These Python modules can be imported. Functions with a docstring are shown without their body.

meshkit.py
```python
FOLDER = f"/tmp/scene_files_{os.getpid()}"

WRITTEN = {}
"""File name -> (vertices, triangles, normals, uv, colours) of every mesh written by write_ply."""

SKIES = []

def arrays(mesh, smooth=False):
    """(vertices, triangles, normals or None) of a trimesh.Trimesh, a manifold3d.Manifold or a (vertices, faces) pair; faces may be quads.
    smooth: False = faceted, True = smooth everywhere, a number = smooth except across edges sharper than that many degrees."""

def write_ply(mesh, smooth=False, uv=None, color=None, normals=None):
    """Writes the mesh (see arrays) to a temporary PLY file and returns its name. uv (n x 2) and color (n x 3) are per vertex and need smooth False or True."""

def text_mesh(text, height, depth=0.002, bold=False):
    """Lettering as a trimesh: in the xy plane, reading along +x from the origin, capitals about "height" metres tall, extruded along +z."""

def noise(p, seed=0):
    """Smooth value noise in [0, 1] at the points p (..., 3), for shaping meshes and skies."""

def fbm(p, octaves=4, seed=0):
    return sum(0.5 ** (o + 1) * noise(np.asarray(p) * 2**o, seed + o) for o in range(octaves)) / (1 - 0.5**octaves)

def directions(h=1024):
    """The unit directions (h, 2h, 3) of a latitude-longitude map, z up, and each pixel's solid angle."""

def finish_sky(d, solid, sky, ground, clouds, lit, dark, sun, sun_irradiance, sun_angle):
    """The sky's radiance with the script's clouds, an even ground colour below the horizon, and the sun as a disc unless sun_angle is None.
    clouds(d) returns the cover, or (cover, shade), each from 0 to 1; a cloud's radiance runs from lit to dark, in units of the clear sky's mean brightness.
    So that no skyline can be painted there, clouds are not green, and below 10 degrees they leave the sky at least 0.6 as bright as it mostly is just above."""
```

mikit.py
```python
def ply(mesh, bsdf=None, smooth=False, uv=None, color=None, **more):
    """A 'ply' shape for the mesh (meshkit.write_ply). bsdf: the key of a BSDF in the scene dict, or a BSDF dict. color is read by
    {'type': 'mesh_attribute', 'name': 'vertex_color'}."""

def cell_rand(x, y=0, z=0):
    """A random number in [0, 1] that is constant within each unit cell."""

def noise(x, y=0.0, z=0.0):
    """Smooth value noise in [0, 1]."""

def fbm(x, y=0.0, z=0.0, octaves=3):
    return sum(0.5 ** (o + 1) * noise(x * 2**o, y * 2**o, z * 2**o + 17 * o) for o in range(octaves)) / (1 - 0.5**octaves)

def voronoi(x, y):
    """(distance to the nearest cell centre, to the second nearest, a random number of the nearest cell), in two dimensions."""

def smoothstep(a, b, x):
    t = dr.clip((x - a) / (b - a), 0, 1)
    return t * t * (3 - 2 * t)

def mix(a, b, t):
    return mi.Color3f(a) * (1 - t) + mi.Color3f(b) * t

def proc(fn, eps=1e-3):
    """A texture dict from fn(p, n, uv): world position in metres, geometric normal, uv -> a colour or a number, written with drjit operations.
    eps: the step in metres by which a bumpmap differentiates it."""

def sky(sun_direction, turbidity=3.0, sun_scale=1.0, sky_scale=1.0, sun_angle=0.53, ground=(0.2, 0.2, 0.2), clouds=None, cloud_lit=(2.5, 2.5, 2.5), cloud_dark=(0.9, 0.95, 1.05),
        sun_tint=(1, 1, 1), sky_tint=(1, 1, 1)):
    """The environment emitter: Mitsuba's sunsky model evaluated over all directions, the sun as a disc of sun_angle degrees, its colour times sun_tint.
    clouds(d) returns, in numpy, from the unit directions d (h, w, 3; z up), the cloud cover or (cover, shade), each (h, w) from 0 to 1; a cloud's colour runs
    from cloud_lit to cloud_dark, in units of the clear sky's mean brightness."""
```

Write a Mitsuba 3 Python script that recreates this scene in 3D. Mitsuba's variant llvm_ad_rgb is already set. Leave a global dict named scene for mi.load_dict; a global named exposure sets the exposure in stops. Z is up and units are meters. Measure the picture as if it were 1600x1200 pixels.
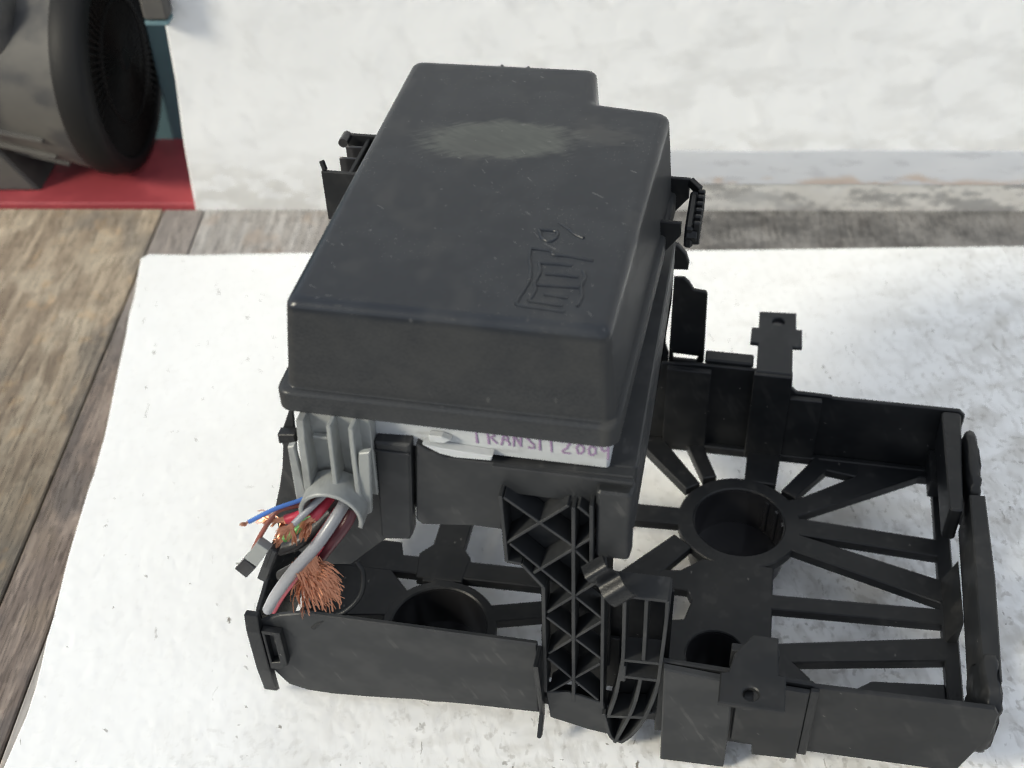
import math, random
import numpy as np, trimesh, mapbox_earcut
import drjit as dr
import mitsuba as mi
import mikit
from mikit import proc, fbm, noise, voronoi, smoothstep, mix, cell_rand
import meshkit

scene, labels = {}, {}
# ---------------------------------------------------------------- camera, light, exposure
CAM_POS = np.array([0.22840876, -0.48136244, 0.71013702])
CAM_R = np.array([[0.98053811, 0.19370178, -0.03200994], [0.10448279, -0.65287937, -0.75022122], [-0.16621781, 0.73227601, -0.66041161]])
M = np.eye(4); M[:3, 0] = -CAM_R[0]; M[:3, 1] = -CAM_R[1]; M[:3, 2] = CAM_R[2]; M[:3, 3] = CAM_POS
scene['camera'] = {'type': 'thinlens', 'fov': 2 * math.degrees(math.atan(800 / 1950.27)), 'fov_axis': 'x', 'to_world': mi.ScalarTransform4f(M),
                   'aperture_radius': 0.0032, 'focus_distance': 0.80, 'near_clip': 0.01, 'far_clip': 100.0}
scene['sky'] = mikit.sky([-1.0, -0.68, 0.66], turbidity=3, sun_scale=0.5, sun_angle=14, clouds=lambda d: 0.85, cloud_lit=(1.75, 1.86, 2.02), sun_tint=(0.84, 1.0, 1.24))
exposure = 2.55

# ---------------------------------------------------------------- materials
def F(fn, eps=3e-4): return proc(fn, eps)
def principled(col, rough, spec=0.5, metallic=0.0, bump=None, scale=1.0, **kw):
    d = {'type': 'principled', 'base_color': col if isinstance(col, dict) else {'type': 'rgb', 'value': list(col)},
         'roughness': rough, 'specular': spec, 'metallic': metallic, **kw}
    if bump is not None: d = {'type': 'bumpmap', 'nested': d, 'tex': bump, 'scale': scale}
    return {'type': 'twosided', 'bsdf': d}

def lid_col(p, n, uv):
    dust = fbm(p.x * 60, p.y * 60, p.z * 60, 4)
    fine = noise(p.x * 900, p.y * 900, p.z * 900)
    c = mix((0.0080, 0.0106, 0.0155), (0.0125, 0.0155, 0.0205), smoothstep(0.4, 0.75, dust))
    c = mix(c, (0.075, 0.07, 0.06), 0.5 * smoothstep(0.80, 0.95, fine) * smoothstep(0.45, 0.65, dust))
    # worn dusty patch rubbed on the top
    ex, ey = (p.x - 0.0790) / 0.050, (p.y - 0.1745 - 0.10 * (p.x - 0.079)) / 0.0245
    wob = 0.45 * (fbm(p.x * 80 + 3, p.y * 150, 0, 5) - 0.5) + 0.25 * (fbm(p.x * 60 + p.y * 60, p.y * 520 - p.x * 300, 2, 3) - 0.5)
    r = dr.sqrt(ex * ex + ey * ey) + wob
    m = smoothstep(1.12, 0.62, r) * smoothstep(0.3, 0.313, p.z)
    edge = smoothstep(0.45, 0.95, r)
    streak = fbm(p.x * 120, p.y * 420 + p.x * 200, 0, 3)
    c = mix(c, mix((0.044, 0.050, 0.046), (0.098, 0.102, 0.090), streak * (0.35 + 0.65 * edge)), 0.9 * m)
    ex2, ey2 = (p.x - 0.138) / 0.032, (p.y - 0.188) / 0.015
    m2 = smoothstep(1.0, 0.3, dr.sqrt(ex2 * ex2 + ey2 * ey2) + 0.8 * (fbm(p.x * 110, p.y * 230, 5, 3) - 0.5)) * smoothstep(0.3, 0.313, p.z)
    c = mix(c, (0.092, 0.090, 0.080), 0.22 * m2)
    # rubbed smudges elsewhere
    sm = smoothstep(0.56, 0.72, fbm(p.x * 38 + 9, p.y * 30 + 2, p.z * 30, 3))
    c = mix(c, (0.034, 0.0345, 0.034), 0.30 * sm)
    # short bright scratches
    for fu, fv, cx, sy, th in ((170, 62, 0.55, 0.83, 0.0), (240, 110, 0.8, 0.6, 7.0), (120, 60, -0.5, 0.86, 3.0)):
        a, b, w = voronoi((p.x * cx + p.y * sy + p.z * 0.3) * fu + th, (p.x * sy - p.y * cx + p.z * 0.4) * fv + 0.8 * noise(p.x * 200, p.y * 200, th))
        sc = smoothstep(0.13, 0.05, a) * smoothstep(0.955, 0.97, w)
        c = mix(c, (0.12, 0.12, 0.118), (0.1 + 0.6 * fbm(p.x * 60, p.y * 60, th, 2)) * sc)
    return c
def lid_dust_and_light(p, n, uv):
    # settled dust: heavy on the sheltered right wall, a thin film on the front that also paints that face lighter
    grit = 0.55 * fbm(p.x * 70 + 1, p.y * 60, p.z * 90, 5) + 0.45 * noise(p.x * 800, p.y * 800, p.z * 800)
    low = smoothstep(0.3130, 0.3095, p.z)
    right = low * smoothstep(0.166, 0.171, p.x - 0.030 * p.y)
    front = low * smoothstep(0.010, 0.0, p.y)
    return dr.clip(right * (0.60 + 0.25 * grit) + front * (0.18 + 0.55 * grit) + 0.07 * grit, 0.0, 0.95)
def lid_rough(p, n, uv):
    return mi.Float(0.25 + 0.13 * fbm(p.x * 45, p.y * 45, p.z * 45, 3))
def grain(p, n, uv):
    return noise(p.x * 1500, p.y * 1500, p.z * 1500) + 0.6 * fbm(p.x * 300, p.y * 300, p.z * 300, 2)
def tray_col(p, n, uv):
    d = fbm(p.x * 55 + 4, p.y * 55, p.z * 55, 4)
    c = mix((0.0080, 0.0090, 0.0105), (0.0140, 0.0146, 0.0155), smoothstep(0.35, 0.72, d))
    g2 = fbm(p.x * 140 + p.z * 60, p.z * 40 + p.y * 50, p.y * 90, 4)
    c = mix(c, (0.034, 0.0335, 0.033), 0.4 * smoothstep(0.55, 0.78, g2) * smoothstep(0.35, 0.6, d))
    a, b, w = voronoi(p.x * 70 + p.z * 55, p.z * 75 + p.y * 40)
    c = mix(c, (0.14, 0.135, 0.125), 0.6 * smoothstep(0.06, 0.02, a) * smoothstep(0.85, 0.88, w))
    return c
def panel_col(p, n, uv):
    d = fbm(p.x * 60 + 4, p.y * 60, p.z * 60, 4)
    c = mix((0.0185, 0.0200, 0.0220), (0.028, 0.0290, 0.0305), smoothstep(0.35, 0.72, d))
    s = fbm(p.x * 240 + p.z * 120, p.z * 60, p.y * 50, 3)
    c = mix(c, (0.070, 0.069, 0.067), 0.45 * smoothstep(0.62, 0.8, s) * smoothstep(0.45, 0.6, d))
    return c
def grey_col(p, n, uv):
    d = fbm(p.x * 80, p.y * 80, p.z * 60, 4)
    return mix((0.235, 0.245, 0.24), (0.175, 0.18, 0.175), smoothstep(0.45, 0.8, d))
def label_col(p, n, uv):
    d = fbm(p.x * 90, p.y * 80, p.z * 160, 4)
    return mix((0.43, 0.445, 0.455), (0.33, 0.34, 0.34), smoothstep(0.5, 0.85, d))
def board_col(p, n, uv):
    wx, wy = p.x + 0.010 * (fbm(p.x * 45, p.y * 45, 1, 3) - 0.5), p.y + 0.010 * (fbm(p.x * 45, p.y * 45, 6, 3) - 0.5)
    u, v = wx * 0.93 + wy * 0.37, wx * -0.37 + wy * 0.93
    c = mix((0.83, 0.835, 0.83), (0.775, 0.775, 0.765), fbm(p.x * 14, p.y * 14, 0, 4))
    # dirtier towards the front right, where things have been dragged about
    dirty = smoothstep(-0.10, 0.24, p.x - 0.75 * p.y + 0.14 * (fbm(p.x * 9, p.y * 9, 3, 3) - 0.5))
    dirty = dr.maximum(dirty, 0.15 * smoothstep(0.05, 0.30, p.x))
    st = fbm(u * 230, v * 75 + 40, 0, 5)
    c = mix(c, (0.47, 0.455, 0.43), (0.04 + 0.48 * dirty) * smoothstep(0.46, 0.80, st))
    big = fbm(wx * 42 + 5, wy * 42, 2, 5)
    c = mix(c, (0.44, 0.42, 0.385), (0.01 + 0.50 * dirty) * smoothstep(0.46, 0.78, big))
    sm = fbm(u * 26 + 3, v * 60 + 1, 5, 5)
    c = mix(c, (0.52, 0.505, 0.47), (0.04 + 0.5 * dirty) * smoothstep(0.50, 0.80, sm))
    sp = fbm(wx * 240, wy * 190, 7, 4)
    c = mix(c, (0.32, 0.30, 0.27), (0.05 + 0.45 * dirty) * smoothstep(0.60, 0.80, sp))
    for fu, fv, ca, sa, th, cut in ((70, 26, 0.92, 0.4, 0.0, 0.955), (120, 70, 0.55, 0.83, 9.0, 0.965), (46, 40, 0.8, -0.6, 4.0, 0.97), (200, 40, 0.98, 0.2, 2.0, 0.955)):
        a, b, w = voronoi((wx * ca + wy * sa) * fu + th, (wy * ca - wx * sa) * fv + 0.7 * noise(p.x * 120, p.y * 120, th))
        k = smoothstep(0.11, 0.04, a + 0.10 * (noise(p.x * 900, p.y * 700, th) - 0.5)) * smoothstep(cut, cut + 0.02, w + 0.06 * dirty)
        c = mix(c, (0.15, 0.135, 0.11), (0.25 + 0.7 * noise(wx * 50, wy * 50, th + 1)) * k)
    return c
def board_bump(p, n, uv):
    return fbm(p.x * 160, p.y * 160, 0, 4)
GX, GY = 0.1722, -0.9851
def wood(p, tone, seed):
    u, v = p.x * GX + p.y * GY, p.x * -GY + p.y * GX
    w = v + 0.008 * (fbm(u * 9 + seed, v * 9, 0, 3) - 0.5)
    g = fbm(u * 17 + seed, w * 150, seed, 5)
    f = fbm(u * 70, w * 700, seed, 3)
    bl = fbm(u * 30 + seed * 3, v * 44, seed, 5)
    if tone == 0:
        c = mix((0.195, 0.152, 0.112), (0.320, 0.262, 0.195), smoothstep(0.25, 0.8, g))
        c = mix(c, (0.40, 0.345, 0.265), 0.55 * smoothstep(0.44, 0.75, bl))
        c = mix(c, (0.155, 0.140, 0.122), 0.62 * smoothstep(0.46, 0.70, fbm(u * 15 + 8, v * 21, 4, 5)))
        c = mix(c, (0.36, 0.24, 0.13), 0.35 * smoothstep(0.60, 0.8, fbm(u * 55, v * 80, 9, 4)))
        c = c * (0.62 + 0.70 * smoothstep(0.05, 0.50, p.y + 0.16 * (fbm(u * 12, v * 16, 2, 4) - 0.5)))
    elif tone == 1:
        c = mix((0.150, 0.118, 0.100), (0.250, 0.203, 0.172), smoothstep(0.3, 0.75, g))
        c = mix(c, (0.21, 0.165, 0.125), 0.5 * smoothstep(0.50, 0.75, bl))
        c = mix(c, (0.095, 0.085, 0.082), 0.65 * smoothstep(0.50, 0.68, fbm(u * 16 + 2, v * 30, 6, 5)))
        c = mix(c, (0.30, 0.27, 0.25), 0.8 * smoothstep(0.28, 0.46, p.y))
    else:
        c = mix((0.30, 0.28, 0.262), (0.42, 0.40, 0.38), smoothstep(0.3, 0.75, g))
        c = mix(c, (0.34, 0.26, 0.20), 0.4 * smoothstep(0.55, 0.75, bl))
        # dirty further along the bench, with the dimmer light there painted in
        dirt_shade = smoothstep(-0.05, 0.16, p.x + 0.09 * (fbm(u * 30, v * 30, 8, 4) - 0.5))
        c = mix(c, mix((0.075, 0.073, 0.072), (0.205, 0.198, 0.19), smoothstep(0.25, 0.78, 0.7 * fbm(u * 45, v * 26, 2, 4) + 0.3 * fbm(u * 210, v * 190, 4, 4))), 0.92 * dirt_shade)
    c = mix(c, c * 0.42, 0.6 * smoothstep(0.50, 0.75, f))
    c = mix(c, c * 1.35, 0.5 * smoothstep(0.55, 0.8, fbm(u * 130, v * 260, seed + 2, 3)))
    return c
def wood_bump(p, n, uv):
    u, v = p.x * GX + p.y * GY, p.x * -GY + p.y * GX
    return fbm(u * 14, v * 320, 1, 4) + 0.5 * fbm(u * 30, v * 40, 2, 3)
def wall_col(p, n, uv):
    c = mix((0.74, 0.745, 0.745), (0.66, 0.665, 0.665), fbm(p.x * 9, p.y * 9, p.z * 12, 4))
    st = fbm(p.x * 60 + p.z * 22, p.y * 40, p.z * 34 + 0.6 * fbm(p.x * 40, 1, p.z * 40, 3), 5)
    c = mix(c, (0.52, 0.52, 0.515), 0.32 * smoothstep(0.5, 0.8, st))
    low = smoothstep(0.09, 0.0, p.z + 0.08 * (fbm(p.x * 18, 0, p.z * 25, 4) - 0.5) + 0.035 * smoothstep(0.0, -0.15, p.x))
    c = mix(c, (0.50, 0.49, 0.465), 0.6 * low * smoothstep(0.38, 0.6, fbm(p.x * 50, 3, p.z * 70, 4)))
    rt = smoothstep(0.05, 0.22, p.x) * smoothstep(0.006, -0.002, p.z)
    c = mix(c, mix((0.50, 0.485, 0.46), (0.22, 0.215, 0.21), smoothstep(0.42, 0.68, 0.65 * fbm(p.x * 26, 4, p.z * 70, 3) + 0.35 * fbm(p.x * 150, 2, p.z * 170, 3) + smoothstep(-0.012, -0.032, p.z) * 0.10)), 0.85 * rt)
    sm = fbm(p.x * 16 + p.z * 10, 2, p.z * 30 - p.x * 6, 5)
    c = mix(c, (0.53, 0.53, 0.525), 0.45 * smoothstep(0.50, 0.74, sm) * (0.45 + 0.55 * smoothstep(-0.1, 0.25, p.x)))
    return c
def wall_bump(p, n, uv):
    return fbm(p.x * 28, p.y * 28, p.z * 20, 4) + 0.3 * fbm(p.x * 130, p.y * 90, p.z * 110, 3)
def strip_col(p, n, uv):
    c = mix((0.46, 0.475, 0.505), (0.54, 0.55, 0.57), fbm(p.x * 16, 2, p.z * 40, 4))
    c = mix(c, (0.36, 0.365, 0.39), 0.45 * smoothstep(0.58, 0.78, fbm(p.x * 45 + p.z * 30, 5, p.z * 110, 5)))
    rust = smoothstep(0.012, 0.004, p.z + 0.012 * (noise(p.x * 60, 1, 2) - 0.5)) * smoothstep(0.42, 0.66, fbm(p.x * 30, 9, p.z * 60, 4))
    return mix(c, (0.42, 0.30, 0.21), 0.6 * rust)
def housing_col(p, n, uv):
    c = mix((0.100, 0.095, 0.086), (0.066, 0.063, 0.060), fbm(p.x * 20, p.y * 20, p.z * 20, 4))
    d = smoothstep(0.42, 0.66, fbm(p.x * 24 + 2, p.y * 24, p.z * 24, 5))
    c = mix(c, (0.035, 0.036, 0.040), 0.75 * d)
    return c
def red_col(p, n, uv):
    return mix((0.40, 0.072, 0.082), (0.30, 0.050, 0.06), smoothstep(0.3, 0.7, fbm(p.x * 20, p.y * 20, 0, 4)))
def teal_col(p, n, uv):
    return mix((0.13, 0.215, 0.235), (0.09, 0.16, 0.18), fbm(p.x * 20, p.y * 20, p.z * 20, 3))

S = scene
S['lid_plastic'] = {'type': 'twosided', 'bsdf': {'type': 'blendbsdf', 'weight': F(lid_dust_and_light),
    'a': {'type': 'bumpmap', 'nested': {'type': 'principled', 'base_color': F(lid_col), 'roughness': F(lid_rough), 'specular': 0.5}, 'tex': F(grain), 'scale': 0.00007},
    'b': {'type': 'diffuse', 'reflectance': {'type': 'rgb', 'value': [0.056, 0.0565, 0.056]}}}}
S['tray_plastic'] = principled(F(tray_col), 0.42, 0.32, bump=F(grain), scale=0.00008)
S['panel_plastic'] = principled(F(panel_col), 0.45, 0.32, bump=F(grain), scale=0.00008)
S['gloss_plastic'] = principled((0.018, 0.018, 0.02), 0.16, 0.6)
S['clip_plastic'] = principled((0.022, 0.023, 0.025), 0.40, 0.5)
S['grey_plastic'] = principled(F(grey_col), 0.42, 0.5)
S['label_plastic'] = principled(F(label_col), 0.45, 0.5)
S['marker'] = principled((0.27, 0.19, 0.30), 0.6, 0.3)
S['board_paint'] = principled(F(board_col), 0.55, 0.35, bump=F(board_bump), scale=0.0006)
for k in range(3):
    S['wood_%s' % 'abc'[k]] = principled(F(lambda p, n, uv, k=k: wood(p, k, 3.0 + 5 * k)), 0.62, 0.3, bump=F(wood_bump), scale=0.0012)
S['plaster'] = principled(F(wall_col), 0.7, 0.3, bump=F(wall_bump, 1e-3), scale=0.0022)
S['strip_paint'] = principled(F(strip_col), 0.45, 0.5)
S['housing_paint'] = principled(F(housing_col), 0.6, 0.3)
S['dark_grille'] = principled((0.010, 0.0085, 0.008), 0.6, 0.25)
S['dark_rim'] = principled((0.011, 0.011, 0.0115), 0.55, 0.18)
S['red_paint'] = principled(F(red_col), 0.4, 0.5)
S['teal_paint'] = principled(F(teal_col), 0.5, 0.4)
S['steel'] = principled((0.5, 0.5, 0.48), 0.35, 0.5, 0.9)
S['copper'] = principled((0.50, 0.225, 0.135), 0.30, 0.5, 1.0)
S['concrete'] = principled((0.3, 0.295, 0.28), 0.8, 0.3)
for nm, c, r in (('grey', (0.215, 0.22, 0.24), 0.30), ('red', (0.42, 0.035, 0.06), 0.36), ('blue', (0.06, 0.16, 0.46), 0.36), ('brown', (0.20, 0.06, 0.045), 0.4),
                 ('green', (0.10, 0.32, 0.07), 0.4), ('dark', (0.02, 0.02, 0.021), 0.4), ('maroon', (0.09, 0.022, 0.03), 0.35)):
    S['wire_' + nm] = principled(c, r, 0.5)

# ---------------------------------------------------------------- helpers
taken = {}
def add(key, mesh, bsdf, smooth=False, label=None, kind=None):
    """One entry of the scene; a key that is taken gets the next three-digit number."""
    n = taken.get(key, -1) + 1; taken[key] = n
    k = key if n == 0 else '%s_%03d' % (key, n)
    scene[k] = mikit.ply(mesh, bsdf, smooth)
    if label or kind:
        labels[k] = {}
        if label: labels[k]['label'] = label
        if kind: labels[k]['kind'] = kind
    return k
def tag(key, label=None, category=None, group=None, kind=None):
    labels[key] = {a: b for a, b in (('label', label), ('category', category), ('group', group), ('kind', kind)) if b}
def cat(*ms): return trimesh.util.concatenate([m for m in ms])
def box(x0, x1, y0, y1, z0, z1, b=0.0006):
    b = min(b, (x1 - x0) / 3, (y1 - y0) / 3, (z1 - z0) / 3)
    pts = []
    for sx, X in ((1, x0), (-1, x1)):
        for sy, Y in ((1, y0), (-1, y1)):
            for sz, Z in ((1, z0), (-1, z1)):
                pts += [(X + sx * b, Y + sy * b, Z), (X + sx * b, Y, Z + sz * b), (X, Y + sy * b, Z + sz * b)]
    return trimesh.convex.convex_hull(np.array(pts))
def bar(p, q, w, h, up=(0, 0, 1), b=0.0004):
    """A bevelled bar from p to q: w wide across, h thick along up (centred)."""
    p, q, up = (np.asarray(v, float) for v in (p, q, up))
    t = q - p; L = np.linalg.norm(t); t /= L
    s = np.cross(up, t); s /= np.linalg.norm(s); u = np.cross(t, s)
    m = box(0, L, -w / 2, w / 2, -h / 2, h / 2, b)
    A = np.eye(4); A[:3, 0], A[:3, 1], A[:3, 2], A[:3, 3] = t, s, u, p
    m.apply_transform(A); return m
def ring_offset(r, d):
    r = np.asarray(r, float); n = len(r)
    e = np.roll(r, -1, 0) - r; e /= np.linalg.norm(e, axis=1, keepdims=True)
    no = np.stack([e[:, 1], -e[:, 0]], 1)           # outward for a counter-clockwise ring
    a, c = np.roll(no, 1, 0), no
    m = a + c; m /= np.maximum(1 + (a * c).sum(1, keepdims=True), 0.35)
    return r + d * m
def ccw(r, sign=1):
    r = np.asarray(r, float); x, y = r[:, 0], r[:, 1]
    s = (x * np.roll(y, -1) - np.roll(x, -1) * y).sum()
    return r if s * sign > 0 else r[::-1]
def loft(levels, holes=()):
    """levels: list of (ring, height), all rings with the same count, counter-clockwise. Holes likewise (clockwise rings). Closed solid in local xyz."""
    V, Fc, at = [], [], 0
    chains = [levels] + list(holes)
    for ch in chains:
        n = len(ch[0][0])
        for r, z in ch: V.append(np.column_stack([r, np.full(n, z)]))
        for k in range(len(ch) - 1):
            i = np.arange(n); j = (i + 1) % n; a = at + k * n; c = a + n
            Fc += [np.stack([a + i, a + j, c + j], 1), np.stack([a + i, c + j, c + i], 1)]
        at += n * len(ch)
    for top in (0, 1):
        rings = [ch[-1 if top else 0][0] for ch in chains]
        idx, o = [], 0
        for ch in chains:
            n = len(ch[0][0]); idx.append(np.arange(n) + o + (n * (len(ch) - 1) if top else 0)); o += n * len(ch)
        vv = np.concatenate(rings); t = mapbox_earcut.triangulate_float64(vv, np.cumsum([len(r) for r in rings]).astype(np.uint32)).reshape(-1, 3)
        P = vv[t]; area = np.cross(P[:, 1] - P[:, 0], P[:, 2] - P[:, 0])
        t = np.where((area > 0)[:, None] == bool(top), t, t[:, ::-1])
        Fc.append(np.concatenate(idx)[t])
    return trimesh.Trimesh(np.concatenate(V), np.concatenate(Fc), process=False)
AX = {'z': np.eye(3), 'y': np.array([[1, 0, 0], [0, 0, -1], [0, 1, 0]], float), 'x': np.array([[0, 0, 1], [1, 0, 0], [0, 1, 0]], float)}
def prism(ring, axis, a, b, bev=0.0006, holes=()):
    """A polygon drawn in the plane across axis ('z': xy, 'y': xz, 'x': yz), solid between a and b, its rims bevelled."""
    r = ccw(ring); hs = [ccw(h, -1) for h in holes]
    lo, hi = (a, b) if axis != 'y' else (-b, -a)
    bev = min(bev, (hi - lo) / 3)
    mk = lambda q: [(ring_offset(q, -bev), lo), (q, lo + bev), (q, hi - bev), (ring_offset(q, -bev), hi)]
    m = loft(mk(r), [mk(h) for h in hs])
    m.vertices = m.vertices @ AX[axis].T
    return m
def circle(cx, cy, r, n=40, ry=None): a = np.arange(n) * 2 * np.pi / n; return np.column_stack([cx + r * np.cos(a), cy + (ry or r) * np.sin(a)])
def rounded(ring, rad, k=6):
    """A polygon with each corner replaced by an arc of k+1 points."""
    r = ccw(ring); out = []
    rad = np.broadcast_to(rad, len(r))
    for i in range(len(r)):
        p, a, c = r[i], r[i - 1], r[(i + 1) % len(r)]
        u, v = (a - p) / np.linalg.norm(a - p), (c - p) / np.linalg.norm(c - p)
        ang = math.acos(np.clip(u @ v, -1, 1)); d = rad[i] / math.tan(ang / 2)
        cen = p + (u + v) / np.linalg.norm(u + v) * rad[i] / math.sin(ang / 2)
        s, e = p + u * d - cen, p + v * d - cen
        t0 = math.atan2(s[1], s[0]); dt = (math.atan2(e[1], e[0]) - t0 + math.pi) % (2 * math.pi) - math.pi
        for q in np.linspace(0, 1, k + 1): out.append(cen + rad[i] * np.array([math.cos(t0 + dt * q), math.sin(t0 + dt * q)]))
    return np.array(out)
def spline(pts, n=40):
    p = np.asarray(pts, float); p = np.vstack([2 * p[0] - p[1], p, 2 * p[-1] - p[-2]]); out = []
    seg = len(p) - 3
    for s in np.linspace(0, seg, n):
        i = min(int(s), seg - 1); t = s - i; a, b, c, d = p[i:i + 4]
        out.append(0.5 * (2 * b + (c - a) * t + (2 * a - 5 * b + 4 * c - d) * t * t + (3 * b - a - 3 * c + d) * t ** 3))
    return np.array(out)
def tube(pts, rad, sides=10, cap=True):
    p = np.asarray(pts, float); n = len(p); rad = np.broadcast_to(rad, n)
    t = np.gradient(p, axis=0); t /= np.linalg.norm(t, axis=1, keepdims=True) + 1e-12
    a = np.cross(t[0], (0.3, 0.2, 0.93)); a /= np.linalg.norm(a); V = []
    an = np.arange(sides) * 2 * np.pi / sides
    for k in range(n):
        a = a - t[k] * (a @ t[k]); a /= np.linalg.norm(a); b = np.cross(t[k], a)
        V.append(p[k] + rad[k] * (np.cos(an)[:, None] * a + np.sin(an)[:, None] * b))
    V = np.concatenate(V); Fc = []
    i = np.arange(sides); j = (i + 1) % sides
    for k in range(n - 1):
        o = k * sides; Fc += [np.stack([o + i, o + j, o + j + sides], 1), np.stack([o + i, o + j + sides, o + i + sides], 1)]
    if cap:
        V = np.vstack([V, p[0], p[-1]]); c0, c1 = len(V) - 2, len(V) - 1; o = (n - 1) * sides
        Fc += [np.stack([i * 0 + c0, j, i], 1), np.stack([i * 0 + c1, o + i, o + j], 1)]
    return trimesh.Trimesh(V, np.concatenate(Fc), process=False)
def lathe(profile, n=64):
    """Revolves (radius, height) pairs about z."""
    pr = np.asarray(profile, float); an = np.arange(n) * 2 * np.pi / n; m = len(pr)
    V = np.stack([pr[:, None, 0] * np.cos(an), pr[:, None, 0] * np.sin(an), np.broadcast_to(pr[:, None, 1], (m, n))], -1).reshape(-1, 3)
    i = np.arange(n); j = (i + 1) % n; Fc = []
    for k in range(m - 1):
        o = k * n; Fc += [np.stack([o + i, o + j, o + j + n], 1), np.stack([o + i, o + j + n, o + i + n], 1)]
    return trimesh.Trimesh(V, np.concatenate(Fc), process=False)
def moved(m, A): m = m.copy(); m.apply_transform(A); return m
def frame(x, y, z, o):
    A = np.eye(4); A[:3, 0], A[:3, 1], A[:3, 2], A[:3, 3] = x, y, z, o; return A

blk = trimesh.creation.icosphere(3, 1.0); blk.vertices = np.sign(blk.vertices) * np.abs(blk.vertices) ** 0.55

# ---------------------------------------------------------------- the setting: floor, workbench, wall
ZB, ZT = -0.027, -0.032       # top of the white board, top of the bench planks
add('floor', box(-8, 8, -8, 8, -0.95, -0.90), 'concrete'); tag('floor', kind='structure')
WA = np.array([-0.3557, 0.5687, 0.0]); WT = np.array([0.98986538, 0.14200888, 0]); WN = np.array([-0.14200888, 0.98986538, 0])   # foot of the wall, along it, into it

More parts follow.
